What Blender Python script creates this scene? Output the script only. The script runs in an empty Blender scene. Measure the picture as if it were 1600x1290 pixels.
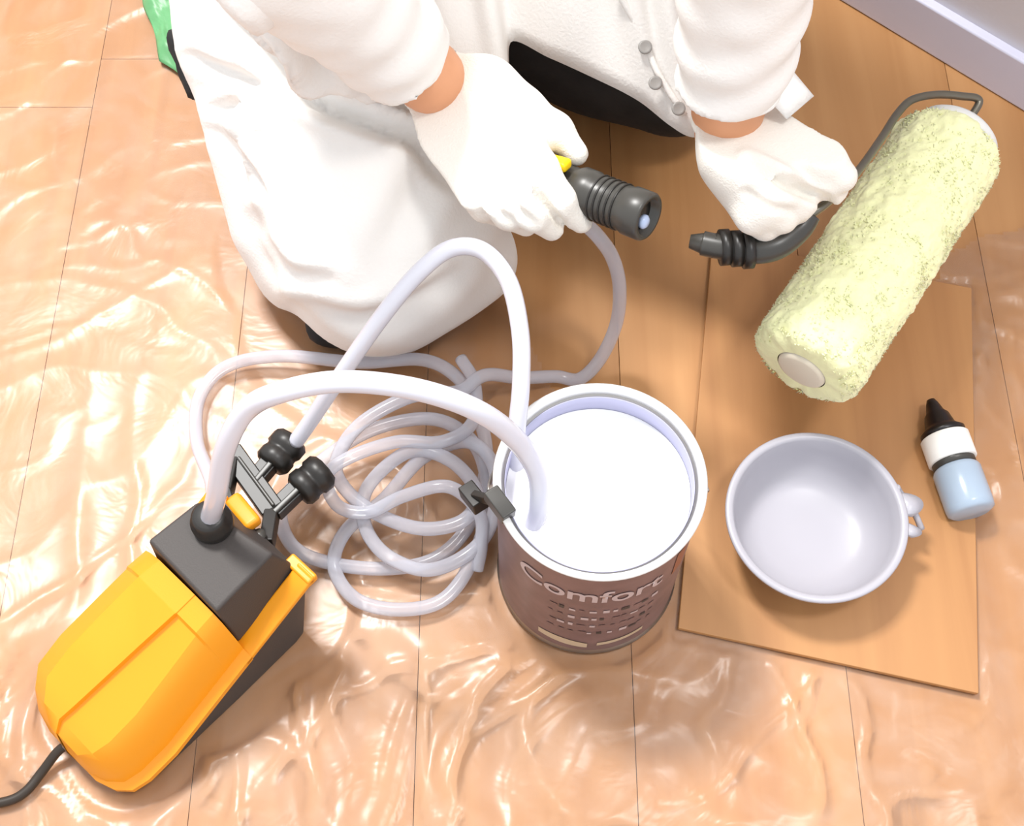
import bpy, bmesh, math, random
import numpy as np
from mathutils import Vector, noise
random.seed(4); rng = np.random.default_rng(7)
S = bpy.context.scene; C = S.collection
PI = math.pi

# ---------------------------------------------------------------- camera, sky, lights, exposure
CAM_H = 1.15; FPX = 2000.0; TILT = math.atan(980/FPX)
cd = bpy.data.cameras.new('camera'); cam = bpy.data.objects.new('camera', cd); C.objects.link(cam)
cam.location = (0, 0, CAM_H); cam.rotation_euler = (TILT, 0, 0)
cd.sensor_width = 36; cd.sensor_fit = 'HORIZONTAL'; cd.lens = 36*FPX/1600
cd.clip_start = 0.02; S.camera = cam
W = bpy.data.worlds.new('world'); S.world = W; W.use_nodes = True
bg = W.node_tree.nodes['Background']; bg.inputs[0].default_value = (0.93, 0.96, 1.0, 1); bg.inputs[1].default_value = 0.76
def area(name, loc, tgt, size, power, col=(1, 1, 1)):
    l = bpy.data.lights.new(name, 'AREA'); l.shape = 'SQUARE'; l.size = size; l.energy = power; l.color = col
    o = bpy.data.objects.new(name, l); C.objects.link(o); o.location = loc
    o.rotation_euler = (Vector(tgt)-Vector(loc)).to_track_quat('-Z', 'Y').to_euler(); return o
area('window_light', (-1.0, 1.85, 3.5), (0.05, 0.5, 0), 0.62, 108, (1, 0.985, 0.96))
area('glint_light', (0.75, 0.2, 2.6), (0.1, 0.5, 0), 0.35, 14, (1, 0.99, 0.97))  # unseen small lamp, added to put sharp glints on the film
S.view_settings.view_transform = 'Standard'; S.view_settings.look = 'None'
S.view_settings.exposure = 0.62; S.view_settings.gamma = 1; S.view_settings.use_curve_mapping = False

def at(px, py, z=0.0):
    """world point at height z that the photograph shows at (px, py)"""
    a, b = px-800, 645-py
    s, c = math.sin(TILT), math.cos(TILT)
    d = (a, s*FPX + c*b, -c*FPX + s*b)
    t = (z-CAM_H)/d[2]
    return Vector((d[0]*t, d[1]*t, z))

# ---------------------------------------------------------------- materials
def srgb(r, g, b):
    f = lambda v: (v/255/12.92) if v/255 <= .04045 else ((v/255+.055)/1.055)**2.4
    return (f(r), f(g), f(b), 1)
def mat(name, col, rough=.5, metal=0, bump=0, bscale=200, trans=0, spec=.5, var=0, vscale=20, sheen=0, sub=0):
    m = bpy.data.materials.new(name); m.use_nodes = True; nt = m.node_tree
    p = nt.nodes['Principled BSDF']; col = srgb(*col)
    p.inputs['Base Color'].default_value = col; p.inputs['Roughness'].default_value = rough
    p.inputs['Metallic'].default_value = metal; p.inputs['Transmission Weight'].default_value = trans
    p.inputs['Specular IOR Level'].default_value = spec; p.inputs['Sheen Weight'].default_value = sheen
    tc = nt.nodes.new('ShaderNodeTexCoord')
    if var:
        n = nt.nodes.new('ShaderNodeTexNoise'); n.inputs['Scale'].default_value = vscale; n.inputs['Detail'].default_value = 4
        nt.links.new(tc.outputs['Object'], n.inputs['Vector'])
        r = nt.nodes.new('ShaderNodeMapRange'); r.inputs[1].default_value = .3; r.inputs[2].default_value = .7
        r.inputs[3].default_value = 1-var; r.inputs[4].default_value = 1+var
        h = nt.nodes.new('ShaderNodeVectorMath'); h.operation = 'SCALE'; h.inputs[0].default_value = col[:3]
        nt.links.new(n.outputs[0], r.inputs[0]); nt.links.new(r.outputs[0], h.inputs['Scale'])
        nt.links.new(h.outputs[0], p.inputs['Base Color'])
    if bump:
        n = nt.nodes.new('ShaderNodeTexNoise'); n.inputs['Scale'].default_value = bscale; n.inputs['Detail'].default_value = 3
        b = nt.nodes.new('ShaderNodeBump'); b.inputs['Strength'].default_value = bump; b.inputs['Distance'].default_value = .002
        nt.links.new(tc.outputs['Object'], n.inputs['Vector']); nt.links.new(n.outputs[0], b.inputs['Height'])
        nt.links.new(b.outputs[0], p.inputs['Normal'])
    return m
def wood(name, c0, c1, rough=.45, sy=1.6, sx=26, rot=0):
    m = bpy.data.materials.new(name); m.use_nodes = True; nt = m.node_tree; p = nt.nodes['Principled BSDF']
    tc = nt.nodes.new('ShaderNodeTexCoord'); mp = nt.nodes.new('ShaderNodeMapping')
    mp.inputs['Scale'].default_value = (sx, sy, 1); mp.inputs['Rotation'].default_value = (0, 0, rot)
    oi = nt.nodes.new('ShaderNodeObjectInfo')
    add = nt.nodes.new('ShaderNodeVectorMath'); add.operation = 'ADD'
    mul = nt.nodes.new('ShaderNodeVectorMath'); mul.operation = 'SCALE'; mul.inputs[0].default_value = (0, 31, 17)
    nt.links.new(oi.outputs['Random'], mul.inputs['Scale'])
    nt.links.new(tc.outputs['Object'], mp.inputs['Vector']); nt.links.new(mp.outputs[0], add.inputs[0]); nt.links.new(mul.outputs[0], add.inputs[1])
    n = nt.nodes.new('ShaderNodeTexNoise'); n.inputs['Scale'].default_value = 1; n.inputs['Detail'].default_value = 6; n.inputs['Distortion'].default_value = .6
    nt.links.new(add.outputs[0], n.inputs['Vector'])
    cr = nt.nodes.new('ShaderNodeValToRGB'); cr.color_ramp.elements[0].position = .32; cr.color_ramp.elements[1].position = .68
    cr.color_ramp.elements[0].color = srgb(*c0); cr.color_ramp.elements[1].color = srgb(*c1)
    nt.links.new(n.outputs[0], cr.inputs[0])
    hs = nt.nodes.new('ShaderNodeHueSaturation'); mr = nt.nodes.new('ShaderNodeMapRange')
    mr.inputs[3].default_value = .93; mr.inputs[4].default_value = 1.06
    nt.links.new(oi.outputs['Random'], mr.inputs[0]); nt.links.new(mr.outputs[0], hs.inputs['Value'])
    nt.links.new(cr.outputs[0], hs.inputs['Color']); nt.links.new(hs.outputs[0], p.inputs['Base Color'])
    p.inputs['Roughness'].default_value = rough
    return m
M = {}
M['floor'] = wood('floor wood', (177, 126, 77), (192, 142, 92))
M['joint'] = mat('floor underlay', (158, 110, 74), .8)
M['board'] = wood('board wood', (172, 120, 72), (190, 138, 86), .5, 1.3, 22)
M['wall'] = mat('wall paint', (214, 210, 214), .7, bump=.1)
M['base'] = mat('skirting paint', (214, 214, 232), .45)
M['coat'] = mat('white cotton', (238, 235, 231), .9, bump=.25, bscale=350)
M['glove'] = mat('white knit glove', (238, 233, 224), .9, bump=.35, bscale=600)
M['trousers'] = mat('black trousers', (32, 30, 30), .85, bump=.4, bscale=90, var=.35, vscale=35)
M['skin'] = mat('skin', (214, 152, 112), .5, var=.05)
M['hair'] = mat('hair', (45, 32, 24), .6, bump=.8, bscale=180)
M['boot'] = mat('boot rubber', (28, 27, 27), .55)
M['button'] = mat('shirt button', (150, 146, 142), .4)
M['yellow'] = mat('yellow plastic', (236, 152, 22), .42, bump=.04, bscale=900)
M['button_yellow'] = mat('lemon plastic', (246, 206, 10), .4)
M['dark'] = mat('dark grey plastic', (64, 58, 55), .6, bump=.15, bscale=700)
M['black'] = mat('black plastic', (34, 31, 28), .4)
M['black2'] = mat('grey black plastic', (62, 60, 56), .35)
M['tin'] = mat('tin plate', (176, 172, 168), .3, metal=.9)
M['label'] = mat('can label print', (118, 92, 90), .45, var=.16, vscale=45)
M['print1'] = mat('label lettering', (188, 172, 172), .5)
M['print2'] = mat('label cream band', (196, 176, 148), .5)
M['print3'] = mat('label rust patch', (140, 84, 62), .5)
M['paint'] = mat('white paint', (236, 236, 238), .18)
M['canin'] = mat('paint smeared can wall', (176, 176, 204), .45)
M['bowl'] = mat('white plastic bowl', (172, 170, 178), .35)
M['fleece'] = mat('yellow fleece', (243, 244, 190), .95, bump=.3, bscale=260, var=.05, vscale=60, sheen=.3)
M['core'] = mat('cream roller end', (226, 216, 196), .7)
M['wire'] = mat('steel wire', (120, 116, 104), .35, metal=.7)
M['cap'] = mat('white plastic cap', (230, 230, 228), .4)
M['bcap'] = mat('black bottle cap', (20, 12, 12), .35)
M['blabel'] = mat('white paper label', (240, 238, 234), .6)
M['bbody'] = mat('pale blue plastic', (176, 194, 214), .2, trans=.2)
M['lens'] = mat('pale glint', (180, 195, 225), .1)  # pale colour for the painted highlight in the nozzle mouth
M['green'] = mat('green plastic bag', (96, 158, 104), .4, var=.15)
M['cord'] = mat('black rubber cord', (44, 34, 24), .5)
def hose_mat(name, col, a):
    m = bpy.data.materials.new(name); m.use_nodes = True; nt = m.node_tree; p = nt.nodes['Principled BSDF']
    p.inputs['Base Color'].default_value = srgb(*col); p.inputs['Roughness'].default_value = .22
    p.inputs['Coat Weight'].default_value = .5; p.inputs['Coat Roughness'].default_value = .12
    t = nt.nodes.new('ShaderNodeBsdfTransparent'); mx = nt.nodes.new('ShaderNodeMixShader')
    lw = nt.nodes.new('ShaderNodeLayerWeight'); lw.inputs[0].default_value = .35
    mr = nt.nodes.new('ShaderNodeMapRange'); mr.inputs[3].default_value = a; mr.inputs[4].default_value = 1
    nt.links.new(lw.outputs['Facing'], mr.inputs[0]); nt.links.new(mr.outputs[0], mx.inputs[0])
    nt.links.new(t.outputs[0], mx.inputs[1]); nt.links.new(p.outputs[0], mx.inputs[2])
    nt.links.new(mx.outputs[0], nt.nodes['Material Output'].inputs[0]); return m
M['hose'] = hose_mat('clear pvc hose', (204, 204, 214), .42)
M['hose_white'] = hose_mat('milky pvc hose', (216, 216, 226), .85)
def film_mat():
    m = bpy.data.materials.new('clear polythene film'); m.use_nodes = True; nt = m.node_tree; nt.nodes.clear(); N = nt.nodes.new; L = nt.links.new
    out = N('ShaderNodeOutputMaterial'); tr = N('ShaderNodeBsdfTransparent'); gl = N('ShaderNodeBsdfGlossy'); df = N('ShaderNodeBsdfDiffuse')
    tr.inputs[0].default_value = (.98, .97, .97, 1)
    gl.inputs['Roughness'].default_value = .27; df.inputs[0].default_value = srgb(240, 226, 212)
    tc = N('ShaderNodeTexCoord'); n = N('ShaderNodeTexNoise'); n.inputs['Scale'].default_value = 13; n.inputs['Detail'].default_value = 3; n.inputs['Distortion'].default_value = 1.2
    b = N('ShaderNodeBump'); b.inputs['Strength'].default_value = .35; b.inputs['Distance'].default_value = .006
    L(tc.outputs['Object'], n.inputs['Vector']); L(n.outputs[0], b.inputs['Height']); L(b.outputs[0], gl.inputs['Normal'])
    fr = N('ShaderNodeFresnel'); fr.inputs[0].default_value = 1.5; L(b.outputs[0], fr.inputs['Normal'])
    mu = N('ShaderNodeMath'); mu.operation = 'MULTIPLY_ADD'; mu.inputs[1].default_value = .72; mu.inputs[2].default_value = .0; mu.use_clamp = True
    L(fr.outputs[0], mu.inputs[0])
    n2 = N('ShaderNodeTexNoise'); n2.inputs['Scale'].default_value = 9; n2.inputs['Detail'].default_value = 6; n2.inputs['Distortion'].default_value = 2
    L(tc.outputs['Object'], n2.inputs['Vector'])
    mr = N('ShaderNodeMapRange'); mr.inputs[1].default_value = .4; mr.inputs[2].default_value = .7; mr.inputs[3].default_value = .03; mr.inputs[4].default_value = .13
    L(n2.outputs[0], mr.inputs[0])
    m1 = N('ShaderNodeMixShader'); m2 = N('ShaderNodeMixShader')
    L(mr.outputs[0], m1.inputs[0]); L(tr.outputs[0], m1.inputs[1]); L(df.outputs[0], m1.inputs[2])
    L(mu.outputs[0], m2.inputs[0]); L(m1.outputs[0], m2.inputs[1]); L(gl.outputs[0], m2.inputs[2])
    L(m2.outputs[0], out.inputs[0]); return m
M['film'] = film_mat()

# ---------------------------------------------------------------- helpers
def tag(o, label=None, cat=None, group=None, kind=None):
    for k, v in (('label', label), ('category', cat), ('group', group), ('kind', kind)):
        if v: o[k] = v
    return o
def empty(name, loc, label, cat, rz=0):
    o = bpy.data.objects.new(name, None); C.objects.link(o); o.location = loc; o.rotation_euler = (0, 0, rz)
    o.empty_display_size = .03
    return tag(o, label, cat)
def link(name, me, m, parent=None, smooth=True, local=False):
    """mesh data is in world space unless local; parented parts keep their place"""
    o = bpy.data.objects.new(name, me); C.objects.link(o)
    if m: me.materials.append(m)
    if smooth:
        for p in me.polygons: p.use_smooth = True
    if parent:
        o.parent = parent
        if not local:
            bpy.context.view_layer.update(); o.matrix_parent_inverse = parent.matrix_world.inverted()
    return o
def mesh(name, vs, fs):
    me = bpy.data.meshes.new(name); me.from_pydata([tuple(v) for v in vs], [], [tuple(f) for f in fs]); me.update(); return me
def bm_mesh(name, bm):
    bmesh.ops.recalc_face_normals(bm, faces=bm.faces)
    me = bpy.data.meshes.new(name); bm.to_mesh(me); bm.free(); return me
def bevel(o, w, seg=3, ang=.6):
    b = o.modifiers.new('bevel', 'BEVEL'); b.width = w; b.segments = seg; b.limit_method = 'ANGLE'; b.angle_limit = ang
    w_ = o.modifiers.new('wn', 'WEIGHTED_NORMAL'); return o
def box(name, c, s, m, parent=None, rot=None, bev=.001, local=False):
    bm = bmesh.new(); bmesh.ops.create_cube(bm, size=1)
    for v in bm.verts:
        p = Vector((v.co.x*s[0], v.co.y*s[1], v.co.z*s[2]))
        if rot is not None: p = rot @ p
        v.co = p + Vector(c)
    o = link(name, bm_mesh(name, bm), m, parent, True, local)
    if bev: bevel(o, bev, 2)
    return o
def spline(pts, n=14, closed=False):
    P = [Vector(p) for p in pts]; out = []
    for i in range(len(P)-1):
        p0 = P[i-1] if i else P[0]*2-P[1]; p1, p2 = P[i], P[i+1]; p3 = P[i+2] if i+2 < len(P) else P[-1]*2-P[-2]
        for k in range(n):
            t = k/n
            out.append(.5*((2*p1)+(p2-p0)*t+(2*p0-5*p1+4*p2-p3)*t*t+(3*p1-p0-3*p2+p3)*t**3))
    out.append(P[-1]); return out
def sweep(name, pts, r, m, parent=None, sides=14, ends=True, radii=None):
    P = [Vector(p) for p in pts]; vs = []; fs = []
    t = (P[1]-P[0]).normalized(); up = Vector((0, 0, 1)) if abs(t.z) < .9 else Vector((1, 0, 0)); nrm = t.cross(up).normalized()
    for i, p in enumerate(P):
        t = (P[min(i+1, len(P)-1)]-P[max(i-1, 0)]).normalized()
        nrm = (nrm - t*nrm.dot(t)).normalized(); b = t.cross(nrm); rr = radii[i] if radii else r
        for k in range(sides):
            a = 2*PI*k/sides; vs.append(p+(nrm*math.cos(a)+b*math.sin(a))*rr)
    for i in range(len(P)-1):
        for k in range(sides):
            a = i*sides+k; b2 = i*sides+(k+1) % sides; fs.append((a, b2, b2+sides, a+sides))
    if ends: fs.append(tuple(range(sides))[::-1]); fs.append(tuple(range((len(P)-1)*sides, len(P)*sides)))
    return link(name, mesh(name, vs, fs), m, parent)
def frame_from(axis):
    z = Vector(axis).normalized(); x = z.orthogonal().normalized(); return x, z.cross(x), z
def lathe(name, prof, base, axis, m, parent=None, n=64, xaxis=None, caps=True):
    """prof: (radius, height) list along axis from base"""
    x, y, z = frame_from(axis)
    if xaxis is not None: x = (Vector(xaxis)-z*Vector(xaxis).dot(z)).normalized(); y = z.cross(x)
    base = Vector(base); vs = []; fs = []
    for r, h in prof:
        for k in range(n):
            a = 2*PI*k/n; vs.append(base+z*h+(x*math.cos(a)+y*math.sin(a))*r)
    for i in range(len(prof)-1):
        for k in range(n):
            a = i*n+k; b = i*n+(k+1) % n; fs.append((a, b, b+n, a+n))
    if caps: fs.append(tuple(range(n))[::-1]); fs.append(tuple(range((len(prof)-1)*n, len(prof)*n)))
    bm = bmesh.new(); me = mesh(name, vs, fs); bm.from_mesh(me)
    bmesh.ops.remove_doubles(bm, verts=bm.verts, dist=1e-6); bm.to_mesh(me); bm.free()
    return link(name, me, m, parent)

# signed distance modelling, for cloth and bodies
def rc(P, a, b, ra, rb):
    a = np.array(a, dtype=np.float32); b = np.array(b, dtype=np.float32); ba = b-a
    t = np.clip(((P-a)@ba)/max(float(ba@ba), 1e-12), 0, 1)
    return np.sqrt((((P-a)-t[..., None]*ba)**2).sum(-1)) - (ra+(rb-ra)*t)
def ell(P, c, r, R=None):
    q = P-np.array(c, dtype=np.float32)
    if R is not None: q = q@np.array(R, dtype=np.float32)
    r = np.array(r, dtype=np.float32)
    k0 = np.sqrt(((q/r)**2).sum(-1)); k1 = np.sqrt(((q/(r*r))**2).sum(-1))+1e-9
    return k0*(k0-1)/k1
def smin(a, b, k):
    h = np.clip(.5+.5*(b-a)/k, 0, 1); return b*(1-h)+a*h-k*h*(1-h)
def half(P, c, n):
    n = np.array(n, dtype=np.float32); n /= np.linalg.norm(n); return (P-np.array(c, dtype=np.float32))@n
def surfnet(name, fn, lo, hi, h):
    lo = np.array(lo, dtype=np.float32); hi = np.array(hi, dtype=np.float32)
    ax = [np.arange(lo[i], hi[i]+h, h, dtype=np.float32) for i in range(3)]
    G = np.stack(np.meshgrid(*ax, indexing='ij'), -1); D = fn(G).astype(np.float32); del G
    s = D < 0
    c = [s[i:s.shape[0]-1+i, j:s.shape[1]-1+j, k:s.shape[2]-1+k] for i in (0, 1) for j in (0, 1) for k in (0, 1)]
    al = c[0].copy(); an = c[0].copy()
    for q in c[1:]: al &= q; an |= q
    act = an & ~al; idx = np.argwhere(act); num = -np.ones(act.shape, dtype=np.int64); num[act] = np.arange(len(idx))
    corners = np.array([(i, j, k) for i in (0, 1) for j in (0, 1) for k in (0, 1)])
    V = np.stack([D[idx[:, 0]+o[0], idx[:, 1]+o[1], idx[:, 2]+o[2]] for o in corners], 1)
    acc = np.zeros((len(idx), 3)); cnt = np.zeros(len(idx))
    for a in range(8):
        for b in range(a+1, 8):
            if abs(corners[a]-corners[b]).sum() != 1: continue
            m = (V[:, a] < 0) != (V[:, b] < 0); t = np.where(m, V[:, a]/np.where(m, V[:, a]-V[:, b], 1), 0)
            acc += m[:, None]*(corners[a]+t[:, None]*(corners[b]-corners[a])); cnt += m
    vs = lo+(idx+acc/cnt[:, None])*h
    fs = []
    for ax_ in range(3):
        sl0 = [slice(1, -1)]*3; sl1 = [slice(1, -1)]*3; sl0[ax_] = slice(0, -1); sl1[ax_] = slice(1, None)
        A = s[tuple(sl0)]; B = s[tuple(sl1)]
        e = np.argwhere(A != B)
        if not len(e): continue
        inside = A[e[:, 0], e[:, 1], e[:, 2]]
        off = np.ones(3, dtype=int); off[ax_] = 0; e = e+off
        u, v = [(1, 2), (2, 0), (0, 1)][ax_]
        du = np.zeros(3, dtype=int); du[u] = 1; dv = np.zeros(3, dtype=int); dv[v] = 1
        g = lambda q: num[q[:, 0], q[:, 1], q[:, 2]]
        q = np.stack([g(e-du-dv), g(e-dv), g(e), g(e-du)], 1)
        q[~inside] = q[~inside][:, ::-1]; fs.append(q)
    fs = np.concatenate(fs); fs = fs[(fs >= 0).all(1)]
    me = bpy.data.meshes.new(name); me.vertices.add(len(vs)); me.vertices.foreach_set('co', vs.astype(np.float32).ravel())
    me.loops.add(fs.size); me.loops.foreach_set('vertex_index', fs.ravel().astype(np.int32)); me.polygons.add(len(fs))
    me.polygons.foreach_set('loop_start', np.arange(0, fs.size, 4, dtype=np.int32))
    me.update(calc_edges=True); me.validate(); return me
def lattice_noise(X, Y, seed, wrap=64):
    g = np.random.default_rng(seed).uniform(-1, 1, (wrap, wrap))
    xi = np.floor(X).astype(int); yi = np.floor(Y).astype(int); fx = X-xi; fy = Y-yi
    fx = fx*fx*fx*(fx*(fx*6-15)+10); fy = fy*fy*fy*(fy*(fy*6-15)+10)
    a = g[xi % wrap, yi % wrap]; b = g[(xi+1) % wrap, yi % wrap]; c = g[xi % wrap, (yi+1) % wrap]; d = g[(xi+1) % wrap, (yi+1) % wrap]
    return (a*(1-fx)+b*fx)*(1-fy)+(c*(1-fx)+d*fx)*fy

# ---------------------------------------------------------------- the setting
wa, wb = Vector((0.388, 1.11, 0)), Vector((0.579, 0.942, 0))
wd = (wb-wa).normalized(); wn = Vector((-wd.y, wd.x, 0))       # away from the room
if wn.y < 0: wn = -wn
# floor: underlay slab with plank parts
bm = bmesh.new()
def slab(bm, x0, x1, y0, y1, z0, z1):
    v = [bm.verts.new(p) for p in ((x0, y0, z0), (x1, y0, z0), (x1, y1, z0), (x0, y1, z0), (x0, y0, z1), (x1, y0, z1), (x1, y1, z1), (x0, y1, z1))]
    for f in ((0, 3, 2, 1), (4, 5, 6, 7), (0, 1, 5, 4), (1, 2, 6, 5), (2, 3, 7, 6), (3, 0, 4, 7)): bm.faces.new([v[i] for i in f])
slab(bm, -1.8, 1.8, -1.0, 2.4, -.05, -.0125)
floor = tag(link('floor', bm_mesh('floor', bm), M['joint'], smooth=False), kind='structure')
PW = .195
for i in range(-9, 10):
    x = i*PW+.012; y = -1.0 - random.random()*.6
    while y < 2.4:
        y1 = y+1.25; a, b = max(y, -1.0), min(y1, 2.4)
        if b-a > .05:
            box('plank', (x, (a+b)/2, -.0067), (PW-.0006, b-a-.0006, .0130), M['floor'], floor, bev=.0002)
        y = y1
def wallbox(name, a, b, d0, d1, z0, z1, m, bev=0):
    p = [a+wn*d0, b+wn*d0, b+wn*d1, a+wn*d1]
    bm = bmesh.new(); lo = [bm.verts.new((q.x, q.y, z0)) for q in p]; hi = [bm.verts.new((q.x, q.y, z1)) for q in p]
    bm.faces.new(lo[::-1]); bm.faces.new(hi)
    for i in range(4): bm.faces.new((lo[i], lo[(i+1) % 4], hi[(i+1) % 4], hi[i]))
    o = link(name, bm_mesh(name, bm), m, smooth=False)
    if bev: bevel(o, bev, 3)
    return tag(o, kind='structure')
A0, B0 = wa-wd*1.5, wa+wd*1.45
wallbox('wall_right', A0, B0, .013, .12, 0, 2.5, M['wall'])
wallbox('baseboard_right', A0, B0, .0, .0135, 0, .062, M['base'], .003)

# ---------------------------------------------------------------- wooden board
q = [at(1058, 985), at(1524, 1087), None, None]
q[3] = q[0]+(at(1108, 420)-q[0])*1.08; q[2] = q[3]+(q[1]-q[0])
q = [Vector((p.x, p.y, 0)) for p in q]
bm = bmesh.new(); lo = [bm.verts.new((p.x, p.y, .0034)) for p in q]; hi = [bm.verts.new((p.x, p.y, .0095)) for p in q]
bm.faces.new(lo[::-1]); bm.faces.new(hi)
for i in range(4): bm.faces.new((lo[i], lo[(i+1) % 4], hi[(i+1) % 4], hi[i]))
board = link('wooden_board', bm_mesh('wooden_board', bm), M['board'], smooth=False); bevel(board, .0008, 2)
tag(board, 'honey brown wooden laminate board lying under the white bowl', 'board')
BZ = .0095

# ---------------------------------------------------------------- plastic film
hole = [at(*p) for p in ((800, 330), (740, 60), (900, -220), (1700, -220), (1750, 330), (1600, 345), (1490, 385), (1430, 470), (1380, 640), (1440, 760), (1515, 880), (1490, 1062), (1075, 960), (1040, 700), (880, 620), (800, 470))]
hx = np.array([p.x for p in hole]); hy = np.array([p.y for p in hole])
def inpoly(X, Y):
    r = np.zeros(X.shape, bool); n = len(hx); j = n-1
    for i in range(n):
        c = ((hy[i] > Y) != (hy[j] > Y)) & (X < (hx[j]-hx[i])*(Y-hy[i])/(hy[j]-hy[i]+1e-12)+hx[i]); r ^= c; j = i
    return r
def film():
    st = .0042; xs = np.arange(-1.15, 1.0, st); ys = np.arange(-.15, 1.75, st); X, Y = np.meshgrid(xs, ys, indexing='ij')
    wx = X+.05*lattice_noise(X*5, Y*5, 1)+.015*lattice_noise(X*19, Y*19, 2); wy = Y+.05*lattice_noise(X*5+9, Y*5+3, 3)+.015*lattice_noise(X*17, Y*23, 4)
    H = np.zeros_like(X)
    def ridge(ang, fx, fy, seed, amp, p):
        ca, sa = math.cos(ang), math.sin(ang); u = wx*ca+wy*sa; v = -wx*sa+wy*ca
        n = lattice_noise(u*fx+50, v*fy+50, seed); return amp*np.clip(1-np.abs(n)*1.6, 0, 1)**p
    low = .5+.5*lattice_noise(X*2.5+7, Y*2.5+1, 21)
    side = np.clip((Y-.42)/.25, 0, 1)*np.clip((-X)/.2+.2, 0, 1)      # folds run across at the back left, lengthways in front
    H += (1-side)*(ridge(.15, 17, 4, 5, .0052, 2.0)+ridge(-.35, 26, 6, 6, .0030, 2.2))
    H += side*(ridge(1.45, 13, 4, 7, .0045, 2.4)+ridge(1.75, 26, 7, 8, .0026, 2.5))
    H += ridge(.8, 12, 4, 9, .0046, 3)+ridge(-.8, 16, 5, 10, .0030, 3)+.0006*(1+lattice_noise(wx*30, wy*30, 11))
    H *= .45+.75*low
    H *= 1-.35*side
    # pressed flat beneath the things that rest on it
    def flat(px, py, r, z=0.0):
        nonlocal H
        p = at(px, py, z); d = np.sqrt((X-p.x)**2+(Y-p.y)**2); H = np.minimum(H, np.clip((d-r)/.03, 0, 1)*.02)
    for f in ((912, 893, .088), (1502, 770, .03), (1465, 700, .03), (210, 1160, .06), (330, 1040, .075), (430, 950, .07), (150, 1110, .05), (600, 480, .15), (560, 380, .15)): flat(*f)
    # lengths of the film lie under the board's edge
    bx = np.array([p.x for p in q]); by = np.array([p.y for p in q]); cx, cy = bx.mean(), by.mean()
    ins = np.ones(X.shape, bool)
    for i in range(4):
        j = (i+1) % 4; ins &= ((bx[j]-bx[i])*(Y-by[i])-(by[j]-by[i])*(X-bx[i])) > -.003
    H[ins] = np.minimum(H[ins], .0015)
    Z = H+.0007
    keep = ~inpoly(X+.010*lattice_noise(X*30, Y*30, 31), Y+.010*lattice_noise(X*30, Y*30, 32))
    # stop short of the skirting board
    keep &= ((X-wa.x)*wn.x+(Y-wa.y)*wn.y) < -.012
    nx, ny = X.shape; I = np.arange(nx*ny).reshape(nx, ny)
    kk = keep[:-1, :-1] & keep[1:, :-1] & keep[1:, 1:] & keep[:-1, 1:]
    F = np.stack([I[:-1, :-1], I[1:, :-1], I[1:, 1:], I[:-1, 1:]], -1)[kk]
    used = np.unique(F); rem = -np.ones(nx*ny, dtype=np.int64); rem[used] = np.arange(len(used)); F = rem[F]
    co = np.stack([X, Y, Z], -1).reshape(-1, 3)[used]
    me = bpy.data.meshes.new('plastic_film'); me.vertices.add(len(co)); me.vertices.foreach_set('co', co.astype(np.float32).ravel())
    me.loops.add(F.size); me.loops.foreach_set('vertex_index', F.ravel().astype(np.int32)); me.polygons.add(len(F))
    me.polygons.foreach_set('loop_start', np.arange(0, F.size, 4, dtype=np.int32)); me.update(calc_edges=True); me.validate()
    return tag(link('plastic_film', me, M['film']), 'clear wrinkled plastic protective film spread over the wooden floor', 'plastic sheet')
film()

# ---------------------------------------------------------------- person kneeling at the back
def a3(px, py, z): return tuple(at(px, py, z))
KNEE = a3(580, 352, .115)
HIP = (-.13, 1.02, .40)
SH_R, SH_L = (-.23, 1.10, .86), (.24, 1.10, .86)
EL_R, EL_L = a3(430, -100, .50), a3(1185, -190, .52)
WR_R, WR_L = a3(668, 118, .305), a3(1138, 168, .31)
CUFF_R, CUFF_L = tuple(Vector(EL_R).lerp(Vector(WR_R), .81)), tuple(Vector(EL_L).lerp(Vector(WR_L), .87))
def unit(a, b): v = Vector(b)-Vector(a); return tuple(v.normalized())

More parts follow.
